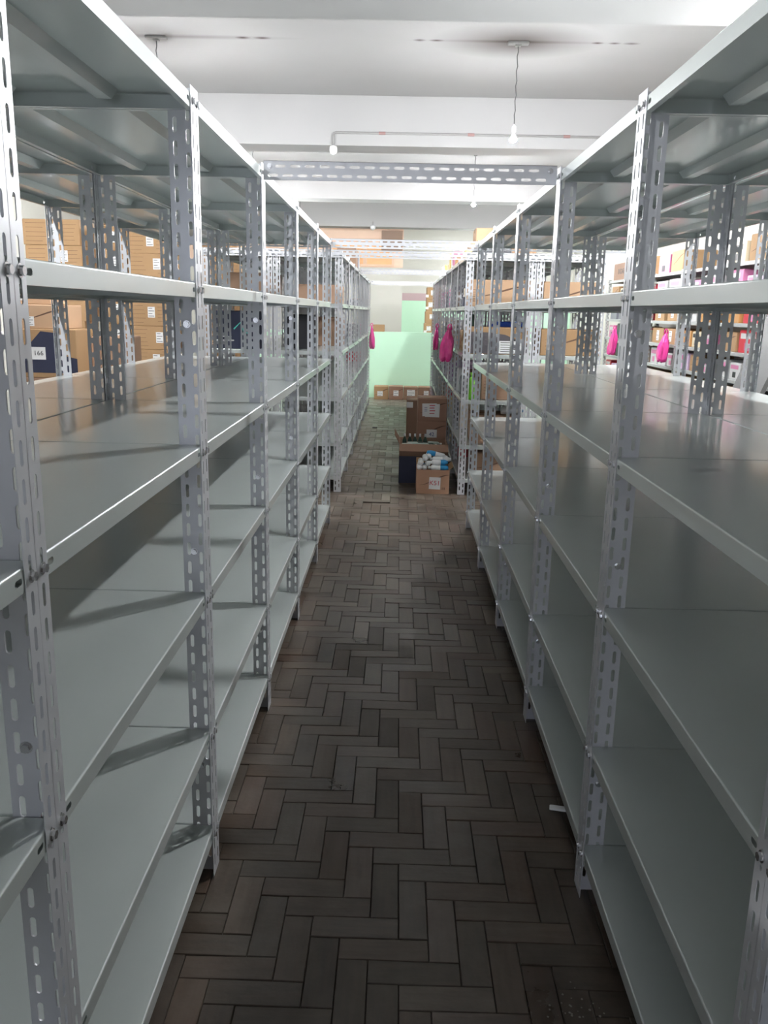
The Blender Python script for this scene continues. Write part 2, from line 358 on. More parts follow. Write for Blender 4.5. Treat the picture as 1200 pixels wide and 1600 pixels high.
def shelf_mesh(D, L, m, lip=0.031, name='shelf'):
    mb = MB(); g = 0.0019; r = 0.003
    x0, x1, y0, y1 = g, D - g, g, L - g
    mb.poly([(x0 + r, y0 + r, 0), (x1 - r, y0 + r, 0), (x1 - r, y1 - r, 0), (x0 + r, y1 - r, 0)])
    prof = [(r * (1 - math.sin(a)), -r * (1 - math.cos(a))) for a in (0, math.pi / 6, math.pi / 3, math.pi / 2)]
    for side in (0, 1):
        def X(p): return x0 + p if side == 0 else x1 - p
        for a, b in zip(prof, prof[1:]):
            mb.poly([(X(a[0]), y0 + r, a[1]), (X(a[0]), y1 - r, a[1]), (X(b[0]), y1 - r, b[1]), (X(b[0]), y0 + r, b[1])])
        P = lambda u, v, w_: (X(w_), y0 + u, v)
        LL = y1 - y0
        slot_cell(mb, P, 0.0, 0.07, -lip, -r, 0.045, -lip * 0.5, 0.010, 0.0045, 0.001, False)
        slot_cell(mb, P, LL - 0.07, LL, -lip, -r, LL - 0.045, -lip * 0.5, 0.010, 0.0045, 0.001, False)
        for w_ in (0, 0.001): mb.poly([P(0.07, -lip, w_), P(LL - 0.07, -lip, w_), P(LL - 0.07, -r, w_), P(0.07, -r, w_)])
        mb.poly([(X(0), y0, -lip), (X(0), y1, -lip), (X(0.013), y1 - .013, -lip), (X(0.013), y0 + .013, -lip)])
    for side in (0, 1):
        def Yy(p): return y0 + p if side == 0 else y1 - p
        for a, b in zip(prof, prof[1:]):
            mb.poly([(x0 + r, Yy(a[0]), a[1]), (x1 - r, Yy(a[0]), a[1]), (x1 - r, Yy(b[0]), b[1]), (x0 + r, Yy(b[0]), b[1])])
        mb.poly([(x0, Yy(0), -r), (x1, Yy(0), -r), (x1, Yy(0), -lip), (x0, Yy(0), -lip)])
        mb.poly([(x0, Yy(0), -lip), (x1, Yy(0), -lip), (x1 - .013, Yy(0.013), -lip), (x0 + .013, Yy(0.013), -lip)])
    return mb.mesh(name, m)
def rib_mesh(L, m):
    mb = MB(); e = 0.035
    a = [(-0.030, -0.0006), (-0.026, -0.0006), (-0.015, -0.021), (0.015, -0.021), (0.026, -0.0006), (0.030, -0.0006)]
    for (xa, za), (xb, zb) in zip(a, a[1:]):
        ea = e + (0.02 if za > -0.01 else 0.03) - 0.02; eb = e + (0.02 if zb > -0.01 else 0.03) - 0.02
        mb.poly([(xa, ea, za), (xa, L - ea, za), (xb, L - eb, zb), (xb, eb, zb)])
    for yy in (e, L - e):
        d = 0.01 if yy == e else -0.01
        mb.poly([(-0.026, yy, -0.0006), (0.026, yy, -0.0006), (0.015, yy + d, -0.021), (-0.015, yy + d, -0.021)])
    return mb.mesh('rib', m)
def bolt_geo(mb, loc, ax):        # hex head and washer, pointing along the axis ax (unit x or y)
    c = Vector(loc); ax = Vector(ax); s_ = Vector((0, 0, 1)); t = ax.cross(s_)
    for n, r, h0, h1 in ((12, 0.0085, 0.0, 0.0012), (6, 0.0062, 0.0012, 0.0062)):
        b = len(mb.v)
        for h in (h0, h1):
            for k in range(n):
                a = 2 * math.pi * k / n + 0.3
                mb.v.append(tuple(c + ax * h + s_ * math.sin(a) * r + t * math.cos(a) * r))
        for k in range(n): mb.f.append((b + k, b + (k + 1) % n, b + n + (k + 1) % n, b + n + k))
        mb.f.append(tuple(b + n + k for k in range(n)))
    return mb

LV = [1.8555, 1.4741, 1.1145, 0.7587, 0.4013, 0.1305]
H_POST, DEP, PIT, LEN = 1.868, 0.53, 0.925, 0.9247
POSTS = {(a, b): post_mesh(a, b, H_POST) for a in (1, -1) for b in (1, -1)}
SHELF = shelf_mesh(DEP, LEN, M_shelf); RIB = rib_mesh(LEN, M_shelf)
mb = MB(); bolt_geo(mb, (0, 0, 0), (-1, 0, 0)); BOLT_F = mb.mesh('bolt', M_bolt)
mb = MB(); bolt_geo(mb, (0, 0, 0), (0, -1, 0)); BOLT_S = mb.mesh('bolt', M_bolt)
mb = MB(); bolt_geo(mb, (0, 0, 0), (0, 1, 0)); BOLT_S2 = mb.mesh('bolt', M_bolt)
def all_bolts(front=True, back=True):
    mb = MB()
    for z in LV:
        for yy in (NARR * 0.5, LEN - NARR * 0.5):
            if front: bolt_geo(mb, (-0.0001, yy, z - 0.0155), (-1, 0, 0))
            if back: bolt_geo(mb, (DEP + 0.0001, yy, z - 0.0155), (1, 0, 0))
    return mb.mesh('bolts', M_bolt)
BOLTS_FRONT = all_bolts(True, False); BOLTS_BACK = all_bolts(False, True)
def unit(label, loc, rz, group, ribs=True, bolts='joined'):
    t = empty('shelving_unit', loc, rz); tag(t, label, 'shelf unit', group)
    for (sx, sy_) in POSTS:
        add(POSTS[sx, sy_], 'post', t, (0 if sx > 0 else DEP, 0 if sy_ > 0 else LEN, 0))
    for z in LV:
        s = add(SHELF, 'shelf', t, (0, 0, z))
        if ribs:
            for xr in (0.175, 0.385): add(RIB, 'rib', s, (xr, 0, 0))
    if bolts == 'single':
        for z in LV:
            for yy in (NARR * 0.5, LEN - NARR * 0.5): add(BOLT_F, 'bolt', t, (-0.0001, yy, z - 0.0155))
        for z in (1.385, 0.86, 0.30):
            add(BOLT_S2 if rz == 0 else BOLT_S2, 'bolt', t, (0.031, TH + 0.0001, z)); add(BOLT_S, 'bolt', t, (0.031, LEN - TH - 0.0001, z))
    else:
        o = add(BOLTS_BACK if bolts == 'back' else BOLTS_FRONT, 'bolts', t); o['kind'] = 'stuff'
    return t
XL, XR, YL, YR = -0.4404, 0.4871, 0.9907, 0.9528
ORD = ['nearest', 'second', 'third', 'fourth', 'fifth', 'farthest']
ORD7 = ['nearest', 'second', 'third', 'fourth', 'fifth', 'sixth', 'farthest']
for k in range(6):
    q = ORD[k] + (' from the camera' if k in (1, 2, 3, 4) else ' to the camera' if k == 0 else '')
    nb = 'single' if k <= 3 else 'joined'
    unit(f'empty grey steel shelving unit, {q}, left of the near aisle', (XL, YL + PIT * k, 0), math.pi, 'empty shelving units beside the near aisle', True, nb)
    unit(f'empty grey steel shelving unit, {q}, right of the near aisle', (XR, YR + PIT * (k - 1) + 0.0008, 0), 0, 'empty shelving units beside the near aisle', True, nb)
    unit(f'empty shelving unit, {q}, in the near row behind the left aisle row', (XL - DEP - 0.004, YL + PIT * k, 0), math.pi, 'shelving units of the rear near rows', True, 'back')
    unit(f'empty shelving unit, {q}, in the near row behind the right aisle row', (XR + DEP + 0.004, YR + PIT * (k - 1) + 0.0008, 0), 0, 'shelving units of the rear near rows', True, 'back')
XL2, XR2, YB = -0.437, 0.502, 6.650
for k in range(7):
    q = ORD7[k]
    unit(f'{q} shelving unit of the far block on the left aisle side', (XL2, YB + PIT * (k + 1), 0), math.pi, 'shelving units of the far block', False)
    unit(f'{q} shelving unit of the far block on the right aisle side, stocked with goods', (XR2, YB + PIT * k, 0), 0, 'shelving units of the far block', False)
    unit(f'{q} shelving unit of the far block in the left rear row', (XL2 - DEP - 0.004, YB + PIT * (k + 1), 0), math.pi, 'shelving units of the far block', False, 'back')
    unit(f'{q} shelving unit of the far block in the right rear row', (XR2 + DEP + 0.004, YB + PIT * k, 0), 0, 'shelving units of the far block', False, 'back')

# slotted tie bars
def tie(label, x0, x1, y, z, bolted=True):
    L = x1 - x0; mb = MB()
    leg_strip(mb, lambda u, v, w_: (v, w_, -u), WIDE, L, [(0.27, 0.5), (0.75, 0.0)])
    leg_strip(mb, lambda u, v, w_: (v, u, -w_), NARR, L, [(0.5, 0.25)])
    t = empty('tie_bar', (x0, y, z)); tag(t, label, 'steel bar', 'slotted tie bars spanning the aisle')
    add(mb.mesh('angle_bar', M_post), 'angle_bar', t)
    mb = MB()
    for xx in (0.02, L - 0.02): bolt_geo(mb, (xx, -0.0001, -0.016), (0, -1, 0))
    if bolted: o = add(mb.mesh('bolts', M_bolt), 'bolts', t); o['kind'] = 'stuff'
yT = YL + 2 * PIT
tie('slotted steel bar bridging the aisle overhead, nearest and largest of the bars', XL + 0.0065, XR - 0.0065, yT - 0.036, 1.872)
tie('slotted steel bar over aisle and rows at the far end of the near block', XL - 2 * DEP, XR + 2 * DEP, YL + 5 * PIT + 0.002, 1.868, False)
tie('slotted steel bar over both rows at the near end of the far block', XL2 - 2 * DEP, XR2 + 2 * DEP, YB - 0.036, 1.868)
tie('slotted steel bar over the aisle about midway along the far block', XL2 + 0.0065, XR2 - 0.0065, YB + 3 * PIT - 0.016, 1.868)
tie('slotted steel bar over the far end of the aisle, farthest and thinnest', XL2 + 0.0065, XR2 - 0.0065, YB + 7 * PIT - 0.04, 1.868)

# ------------------------------------------------------------------ hanging bulbs
mb = MB(); pr = []
for i in range(9):                                  # LED bulb: the dome below gives the light, the housing above is opaque
    a = math.pi * i / 14
    pr.append((max(0.024 * math.sin(a), 0.001), -0.097 + 0.024 * (1 - math.cos(a))))
M_bulb = mat('lit_bulb', (0.965, 0.985, 1.0), 0.3, emit=BULB)
BULB_M = mb.lathe(pr, 16).mesh('glass', M_bulb, True)
HOUSE = MB().lathe([(0.0232, -0.0680), (0.022, -0.056), (0.018, -0.042), (0.0150, -0.030)], 16).mesh('housing', M_wht, True)
SOCK = MB().lathe([(0.015, -0.032), (0.017, -0.02), (0.017, 0.012), (0.010, 0.022), (0.004, 0.03)], 12).mesh('socket', M_wht, True)
PLATE = MB().cbox(-0.075, -0.03, -0.018, 0.075, 0.03, -0.0005, 0.004).box(-0.02, -0.018, -0.03, 0.02, 0.018, -0.0175).mesh('ceiling_plate', M_pipe)
for i, (x, y, z) in enumerate(BULBS):
    where = ['over the right near row, hidden by its top shelf', 'hanging over the aisle gap at right, brightest in view', 'hanging farther down the aisle past the second beam',
             'over the left rear row near the camera', 'over the left rear row below the stained ceiling plate', 'over the left rear row at the far block', 'by the right wall near the camera',
             'by the right wall rack in the middle bay', 'by the right wall at the far block', 'by the left wall above tall carton stacks', 'over the far end of the left block',
             'by the left wall in the far bay', 'over the far end of the right block', 'added unseen beyond the mint partition to light the recess', 'over the left rear row behind the camera'][i]
    t = empty('hanging_bulb', (x, y, ZC)); tag(t, 'bare lit bulb on a cord ' + where, 'light bulb', 'bare bulbs on cords')
    dz = z - ZC
    add(PLATE, 'ceiling_plate', t)
    pts = [(0.004 * math.sin(k * 2.1), 0.004 * math.cos(k * 2.1), -0.03 + (dz + 0.055 + 0.0) * k / 16) for k in range(17)]
    pts[-1] = (0, 0, dz + 0.028)
    add(MB().tube(pts, 0.0035, 6).mesh('cord', M_cord), 'cord', t)
    s = add(SOCK, 'socket', t, (0, 0, dz))
    b_ = add(BULB_M, 'glass', t, (0, 0, dz)); add(HOUSE, 'housing', b_)

# conduit on the face of the third beam, with couplings and a lamp base
t = empty('conduit', (-0.63, 8.185, 2.985)); tag(t, 'thin grey electrical conduit along the ceiling beam ending in a drop elbow', 'pipe')
add(MB().tube([(0, 0, -0.11), (0, 0, -0.02), (0.006, 0, -0.006), (0.02, 0, 0), (4.1, 0, 0)], 0.010, 8).mesh('pipe', M_pipe, True), 'pipe', t)
for xx in (0.44, 1.24, 2.1): add(MB().tube([(xx - .03, 0, 0), (xx + .03, 0, 0)], 0.0135, 8).mesh('coupling', M_redc), 'coupling', t)
add(MB().lathe([(0.012, -0.11), (0.032, -0.118), (0.036, -0.15), (0.03, -0.175), (0.018, -0.185), (0.004, -0.19)][::-1], 12).mesh('lamp_base', M_wht, True), 'lamp_base', t)
t = empty('ceiling_sensor', (-0.50, 15.66, 2.96)); tag(t, 'small white dome fixture below the far ceiling beam', 'fixture')
add(MB().lathe([(0.01, -0.14), (0.045, -0.12), (0.05, -0.08), (0.02, -0.06)], 12).mesh('dome', M_wht, True), 'dome', t)
add(MB().tube([(0, 0, -0.06), (0, 0, 0.0), (0, 0.037, 0.0)], 0.008, 6).mesh('stem', M_pipe), 'stem', t)

# ------------------------------------------------------------------ cartons and goods
def text_mesh(s, size, m, thick=0.0004):
    c = bpy.data.curves.new('writing', 'FONT'); c.body = s; c.size = size; c.align_x = 'CENTER'; c.align_y = 'CENTER'; c.extrude = thick
    c.resolution_u = 2
    o = bpy.data.objects.new('tmp', c); COL.objects.link(o)
    me = bpy.data.meshes.new_from_object(o.evaluated_get(bpy.context.evaluated_depsgraph_get()))
    bpy.data.objects.remove(o); bpy.data.curves.remove(c)
    me.name = 'writing'; me.materials.clear(); me.materials.append(m); return me
def paper(t, w, d, h, u, v, pw, ph, text=None, tm=None, tilt=0.0, face='front', rows=0):
    """paper label on a box face; u, v = centre as fractions"""
    rot = (math.pi / 2, 0, 0) if face == 'front' else (math.pi / 2, 0, -math.pi / 2)
    loc = ((u - .5) * w, -d / 2 - 0.0008, v * h) if face == 'front' else (-w / 2 - 0.0008, (.5 - u) * d, v * h)
    m_ = Matrix.Rotation(rot[2], 4, 'Z') @ Matrix.Rotation(rot[0], 4, 'X') @ Matrix.Rotation(tilt, 4, 'Z')
    p = add(MB().box(-pw / 2, -ph / 2, -0.0006, pw / 2, ph / 2, 0.0006).mesh('paper_label', M_paper), 'paper_label', t)
    p.rotation_euler = m_.to_euler(); p.location = loc; p['label'] = 'white paper label'
    if text:
        add(text_mesh(text, ph * (0.54 if len(text) < 4 else .4), tm or M_black), 'writing', p, (0, 0, 0.0012))
    if rows:
        mb = MB()
        for k in range(rows):
            yy = ph * (0.36 - 0.72 * k / max(1, rows - 1)); mb.box(-pw * .40, yy - ph * .025, .0007, pw * (.40 if k % 2 else .15), yy + ph * .025, .0011)
        add(mb.mesh('print', M_black), 'print', p)
    return p
def swoosh(t, w, d, h, k=1.0, m=None):
    mb = MB(); n = 10; top = []; bot = []
    for i in range(n + 1):
        a = i / n; x = (-.42 + .92 * a) * w; y = h * (.36 + .44 * (a * a * (3 - 2 * a)))
        th = h * (.006 + .035 * math.sin(math.pi * a ** 1.4)); top.append((x, y + th)); bot.append((x, y - th * .6))
    yv = -d / 2 - 0.0004
    for i in range(n):
        mb.poly([(bot[i][0], yv, bot[i][1]), (bot[i + 1][0], yv, bot[i + 1][1]), (top[i + 1][0], yv, top[i + 1][1]), (top[i][0], yv, top[i][1])])
    add(mb.mesh('printed_swoosh', m or M_ink), 'printed_swoosh', t)
def lines(t, w, d, h, u0, u1, v0, v1, n):
    mb = MB()
    for k in range(n):
        z = h * (v0 + (v1 - v0) * k / max(1, n - 1)); x0 = (u0 - .5) * w; x1 = (u1 - .5 - random.random() * .08) * w
        mb.box(x0, -d / 2 - .0005, z - h * .006, x1, -d / 2 - .0001, z + h * .006)
    add(mb.mesh('printed_lines', M_ink), 'printed_lines', t)
def carton(label, x, y, z, w, d, h, m=M_kraft, rz=0.0, group=None, tape=True, cat='box', name='carton', opened=False):
    """base centre x, y, z; front faces the camera (-y)"""
    t = empty(name, (x, y, z + 0.0006), rz); tag(t, label, cat, group)
    if opened:
        q = 0.006; mb = MB()
        mb.box(-w/2, -d/2, 0, w/2, d/2, q).box(-w/2, -d/2, q, w/2, -d/2+q, h).box(-w/2, d/2-q, q, w/2, d/2, h).box(-w/2, -d/2+q, q, -w/2+q, d/2-q, h).box(w/2-q, -d/2+q, q, w/2, d/2-q, h)
        add(mb.mesh('body', m), 'body', t)
        return t
    add(MB().cbox(-w/2, -d/2, 0, w/2, d/2, h - .0035, 0.004).mesh('body', m), 'body', t)
    for s_ in (-1, 1):
        y0, y1 = (-d/2 + .004, -.0012) if s_ < 0 else (.0012, d/2 - .004)
        add(MB().box(-w/2 + .004, y0, h - .0034, w/2 - .004, y1, h).mesh('flap', m), 'flap', t)
    if tape:
        mb = MB().box(-w/2 - .0006, -.024, h * .72, -w/2 + .0001, .024, h).box(-w/2 - .0006, -.024, h, w/2 + .0006, .024, h + .0005)
        add(mb.mesh('tape', M_tape), 'tape', t)
    return t
def flap(t, x0, x1, y, z, ln, ang, m, axis='x'):
    """flap hinged on a top edge: axis x = along x at y, ang measured from vertical outward (-y for ln<0)"""
    mb = MB()
    if axis == 'x':
        dy = math.sin(ang) * ln; dz = math.cos(ang) * abs(ln)
        mb.poly([(x0, y, z), (x1, y, z), (x1, y + dy, z + dz), (x0, y + dy, z + dz)]); n = 0
        mb.poly([(x0, y, z + .005), (x1, y, z + .005), (x1, y + dy, z + dz + .005), (x0, y + dy, z + dz + .005)])
    else:
        dx = math.sin(ang) * ln; dz = math.cos(ang) * abs(ln)
        mb.poly([(y, x0, z), (y, x1, z), (y + dx, x1, z + dz), (y + dx, x0, z + dz)])
        mb.poly([(y, x0, z + .005), (y, x1, z + .005), (y + dx, x1, z + dz + .005), (y + dx, x0, z + dz + .005)])
    a, b = 0, 4
    for i in range(4): mb.f.append((i, (i + 1) % 4, 4 + (i + 1) % 4, 4 + i))
    add(mb.mesh('flap', m), 'flap', t)

# --- in the aisle: the marked carton with tubes
t = carton('open kraft carton marked K51, foremost on the aisle floor, full of white tubes', 0.303, 6.79, 0, 0.262, 0.27, 0.195, mat('kraft_box_aisle', (0.40, 0.23, 0.15), 0.8, var=0.06), opened=True)
swoosh(t, 0.262, 0.27, 0.195)
paper(t, 0.262, 0.27, 0.195, 0.56, 0.45, 0.092, 0.098, 'K51', M_red, tilt=-0.03)
mbp = MB()
for a in range(3): mbp.box(0.075 + a * .009, -0.1358, 0.035, 0.080 + a * .009, -0.1352, 0.055)
add(mbp.mesh('print', M_ink), 'print', t)
flap(t, -0.131, 0.131, 0.135, 0.195, 0.05, 0.2, M_kraft, 'x')
flap(t, -0.12, 0.12, 0.131, 0.195, 0.04, 0.9, M_kraft, 'y')
def tube_item(label, loc, rot, L=0.17, r=0.022, cap=M_wht, group='white and blue tubes in the marked carton', blue=True):
    o = empty('lotion_tube', loc); o.rotation_euler = rot; tag(o, label, 'tube', group)
    add(MB().lathe([(r * .55, 0.0), (r * .98, .006), (r, .02), (r, L * .55)], 12).mesh('tube_body', M_wht, True), 'tube_body', o)
    add(MB().lathe([(r, L * .55), (r, L * .8), (r * .6, L)], 12).mesh('tube_end', M_cyan if blue else M_wht, True), 'tube_end', o)
    add(MB().lathe([(r * .5, -.022), (r * .55, -.0), (r * .3, .001)], 10).mesh('tube_cap', cap, True), 'tube_cap', o)
H2 = math.pi / 2
tube_item('white tube with blue end lying frontmost at the right edge of the marked carton', (0.285, 6.70, 0.208), (0, H2, 0.0), .14)
tube_item('white tube with blue end lying above the frontmost one in the marked carton', (0.292, 6.72, 0.247), (0, H2, 0.06), .13)
tube_item('white tube pointing its blue end left at the top of the pile', (0.40, 6.82, 0.280), (0, -H2 + .25, 0.1), .15)
tube_item('plain white tube lying high across the pile to the right', (0.30, 6.77, 0.266), (0, H2, -0.06), .15, blue=False)
for i, (x, z, y) in enumerate(((0.195, .205, 6.70), (0.235, .205, 6.70), (0.262, .236, 6.71), (0.205, .244, 6.71), (0.240, .272, 6.74), (0.270, .285, 6.78), (0.205, .205, 6.85))):
    tube_item(['white tube standing end-on at the left front corner of the marked carton', 'blue-tinted tube end-on second from the left in the marked carton', 'white tube end-on in the middle of the pile',
               'white tube end-on above the left front corner', 'white tube end-on high on the pile left', 'white tube end-on at the very top of the pile', 'white tube at the back of the marked carton'][i],
              (x, y, z), (-H2, 0, 0), .13, blue=(i in (1,)))
# --- big open carton with navy stripe behind
M_k4 = mat('kraft_box_back', (0.30, 0.18, 0.12), 0.8, var=0.1)
t = carton('large open navy-striped carton of bottles on the aisle floor behind the marked one', 0.235, 7.26, 0, 0.41, 0.40, 0.335, M_k4, opened=True)
add(MB().box(-.2056, -.2008, .002, .2056, -.2002, .235).mesh('navy_panel', M_navy), 'navy_panel', t)
flap(t, -0.205, 0.205, -0.20, 0.335, -0.085, 2.2, M_k4, 'x')
flap(t, -0.205, 0.205, 0.20, 0.335, 0.12, 1.75, M_k4, 'x')
flap(t, -0.19, 0.19, -0.205, 0.335, -0.09, 0.5, M_k4, 'y')
def bottle(label, loc, rot, m, r=0.026, L=0.17, capm=M_wht, group=None):
    o = empty('bottle', loc); o.rotation_euler = rot; tag(o, label, 'bottle', group)
    add(MB().lathe([(r * .85, 0), (r, .006), (r, L * .68), (r * .55, L * .8), (r * .36, L * .84), (r * .36, L * .88)], 12).mesh('bottle_body', m, True), 'bottle_body', o)
    add(MB().lathe([(r * .42, L * .86), (r * .45, L), (r * .3, L * 1.005)], 10).mesh('bottle_cap', capm, True), 'bottle_cap', o)
    return o
for i in range(6):
    bottle(f'pale green bottle lying on top in the navy-striped carton, {["leftmost", "second from left", "third from left", "third from right", "second from right", "rightmost"][i]}',
           (0.05 + i * 0.045, 7.11 + .055 * (i % 3), 0.322 + .004 * (i % 2)), (0, H2, .12 - .05 * i), [M_glassy, M_dgreen][i in (2, 4)], .018, .12, group='bottles in the navy-striped carton')
for i in range(5):
    bottle(f'upright white-capped bottle at the back of the navy-striped carton, {["far left", "second from left", "middle", "fourth from left", "far right"][i]}', (0.075 + i * 0.045, 7.33, 0.215), (0, 0, 0), M_dgreen, .019, .175,
           group='upright bottles in the navy-striped carton')
# --- stacked cartons behind, standing on a third
M_k5 = mat('kraft_box_stack', (0.33, 0.19, 0.13), 0.8, var=0.08)
for k, (zz, hh, lb) in enumerate(((0.0, 0.262, 'bottom kraft carton of the aisle stack, hidden behind the navy-striped carton'), (0.2625, 0.20, 'middle kraft carton of the aisle stack, paper marked 42'),
                                  (0.4635, 0.205, 'top kraft carton of the aisle stack with red-written papers'))):
    t = carton(lb, 0.322, 7.79, zz, 0.262, 0.30, hh, M_k5, group='cartons stacked in the aisle')
    if k: swoosh(t, .262, .30, hh)
    if k == 1: paper(t, .262, .30, hh, .50, .40, .094, .09, '42', M_blue)
    if k == 2:
        p = paper(t, .262, .30, hh, .40, .50, .13, .115, tilt=.03); mbp = MB()
        for q in range(4): mbp.box(.0, .036 - q * .024, .0007, .05 - .006 * (q % 2), .043 - q * .024, .0012)
        add(mbp.mesh('writing', M_red), 'writing', p)
        mbp = MB()
        for q in range(3): mbp.box(-.045, .02 - q * .016, .0007, -.02, .024 - q * .016, .0012)
        add(mbp.mesh('writing', M_blue), 'writing', p)
        p2 = paper(t, .262, .30, hh, .50, .47, .13, .12, tilt=-.02); p2.location.y += .0009 * -1
        p2.location.y = -.15 - .0004
t = carton('brown carton with white flap label standing behind the aisle stack', 0.215, 8.25, 0, 0.24, 0.3, 0.60, M_k4)
paper(t, .24, .3, .60, .12, .93, .06, .055)
# --- row of four cartons in front of the mint partition
for i in range(4):
    x = -0.265 + i * 0.245
    t = carton(f'brown carton with a white paper in the row below the mint partition, {["leftmost", "second from left", "third from left", "rightmost"][i]}', x, 14.22, 0, 0.238, 0.26, 0.215 + .004 * (i % 2),
               [M_kraft, M_k5, M_kraft3, M_k4][i], group='cartons below the mint partition')
    swoosh(t, .238, .26, .215); paper(t, .238, .26, .215, [.42, .5, .52, .55][i], [.45, .5, .55, .55][i], [.09, .085, .13, .08][i], [.08, .09, .10, .075][i], rows=3)
carton('small brown carton lying on top of the mint partition', -0.33, 14.46, 1.095, 0.19, 0.11, 0.115, M_kraft)
# stack behind the partition at the right
zz = 0.0
for k in range(9):
    t = carton(f'carton with white labels in the leaning stack beyond the mint partition, {["bottom", "second from bottom", "third from bottom", "fourth from bottom", "fifth from bottom", "fourth from top", "third from top", "second from top", "topmost"][k]}',
               0.575 + .02 * (k // 3) + random.uniform(-.01, .01), 15.6, zz, 0.36 - .012 * k, 0.35, 0.205, M_kraft, random.uniform(-.02, .02), 'cartons stacked beyond the partition')
    paper(t, .34, .35, .205, .30 if k % 2 else .42, .55, .075, .085, rows=2, tilt=.02); 
    if k % 3: paper(t, .34, .35, .205, .12, .28, .05, .045)
    zz += 0.2062
# --- tall carton stacks at the far left
POSN = ['lowest', 'second up', 'third up', 'fourth up', 'fifth up', 'fifth from top', 'fourth from top', 'third from top', 'second from top', 'topmost']
for si, (sx, sy_, w_, desc, n, hh) in enumerate(((-3.55, 9.15, 0.58, 'leftmost tall stack by the left wall', 9, 0.2510), (-2.98, 9.35, 0.22, 'narrow tall stack beyond the left rear row', 9, 0.2480),
                                               (-2.62, 9.30, 0.44, 'third tall stack beyond the left rear row', 9, 0.2440), (-2.05, 10.0, 0.50, 'fourth tall stack, behind the far left units', 9, 0.2560))):
    zz = 0
    for k in range(n):
        t = carton(f'tan carton in the {desc}, {POSN[k + 10 - n] if k else "lowest"}', sx + random.uniform(-.012, .012), sy_ + random.uniform(-.01, .01), zz, w_, 0.42, hh, M_kraft, random.uniform(-.015, .015), 'tan cartons in the tall stacks', cat='box')
        if k > 2:
            paper(t, w_, .42, hh, [.62, .68, .55][k % 3] if w_ > .3 else .4, .52 + .06 * (k % 2), .075, .11, rows=4)
            lines(t, w_, .42, hh, .05, .42, .15, .85, 5); lines(t, w_, .42, hh, .70, .97, .2, .8, 5)
        zz += hh + .0008
# --- nearer loose cartons at the left, standing in the next aisle
def left_stack(x, y, items):
    z = 0
    for (lb, w_, d_, h_, m_, f) in items:
        t = carton(lb, x + f.get('dx', 0), y, z, w_, d_, h_, m_, f.get('rz', 0), 'loose cartons in the left rear aisle')
        if f.get('sw'): swoosh(t, w_, d_, h_)
        if f.get('navy'):
            mbp = MB(); yv = -d_ / 2 - .0006
            pts_t = [(-.5, .38), (-.28, .62), (-.05, .95), (.18, .92), (.32, .45), (.5, .40)]
            for a, b in zip(pts_t, pts_t[1:]): mbp.poly([(a[0] * w_, yv, .10 * h_), (b[0] * w_, yv, .10 * h_), (b[0] * w_, yv, b[1] * h_), (a[0] * w_, yv, a[1] * h_)])
            add(mbp.mesh('navy_panel', M_navy), 'navy_panel', t)
        for p in f.get('papers', ()): paper(t, w_, d_, h_, *p[:4], **p[4])
        z += h_ + .0008
left_stack(-2.86, 7.1, [('lowest loose carton in the left rear aisle, hidden by the shelves', .50, .4, .40, M_kraft3, {}), ('loose carton with a crooked barcode label under the navy-printed carton', .44, .4, .44, M_kraft3, {'sw': 1, 'dx': .04, 'papers': [(.22, .72, .075, .085, {'rows': 4, 'tilt': -.15})]}),
                        ('carton printed with a navy panel and paper marked 166, beyond the left rear row', .52, .4, .39, M_kraft, {'navy': 1, 'papers': [(.40, .50, .115, .10, {'text': '166', 'tm': M_black})]}),
                        ('pale carton with a brown swoosh and square label over the navy-printed carton', .40, .36, .19, M_kraft2, {'sw': 1, 'dx': -.02, 'papers': [(.26, .30, .075, .075, {'rows': 4})]}),
                        ('small carton on top of the pale swoosh carton', .30, .3, .155, M_kraft2, {'dx': -.09, 'sw': 1, 'papers': [(.14, .5, .05, .10, {'rows': 3})]})])
left_stack(-2.42, 7.35, [('lowest carton beside the navy-printed stack', .30, .4, .42, M_kraft3, {}), ('second carton beside the navy-printed stack', .30, .4, .42, M_kraft3, {}), ('third carton beside the navy-printed stack, dark front', .30, .4, .33, M_kraft3, {})])

# --- goods in the near end of the far block, right
def goods(kind, label, x, y, z, w, d, h, m, group, rz=0, lid=None):
    return carton(label, x, y, z, w, d, h, m, rz, group, tape=False, cat='box', name=kind)
LZ = [v + .0004 for v in LV]
XA = XR2
G1 = 'cartons in the near end of the far right block'
t = carton('wide peach carton with a brown swoosh on the second shelf of the far right block', XA + .27, YB + .22, LZ[1], .475, .36, .20, M_kraft2, 0, G1); swoosh(t, .475, .36, .20); lines(t, .475, .36, .2, .06, .2, .2, .62, 6)
t = carton('peach carton on the second shelf of the far block right rear row', XA + .83, YB + .22, LZ[1], .46, .36, .195, M_kraft2, 0, G1); swoosh(t, .46, .36, .195); lines(t, .46, .36, .195, .1, .25, .2, .6, 6)
t = carton('brown carton with dark wave print on the third shelf of the far right block', XA + .275, YB + .22, LZ[2], .46, .36, .205, M_kraft, 0, G1)
mbp = MB(); yv = -.1806
for a, b in zip([(-.22, .17), (-.08, .165), (.05, .15), (.15, .11), (.225, .075)], [(-.08, .165), (.05, .15), (.15, .11), (.225, .075), (.226, .07)]): mbp.poly([(a[0], yv, .004), (b[0], yv, .004), (b[0], yv, b[1]), (a[0], yv, a[1])])
add(mbp.mesh('dark_print', mat('dark_print', (.09, .08, .09), .6)), 'dark_print', t); paper(t, .46, .36, .205, .70, .27, .19, .095, rows=5)
t = carton('brown carton on the third shelf of the far block right rear row', XA + .83, YB + .22, LZ[2], .46, .36, .20, M_kraft, 0, G1); swoosh(t, .46, .36, .20); lines(t, .46, .36, .2, .08, .3, .1, .6, 5)
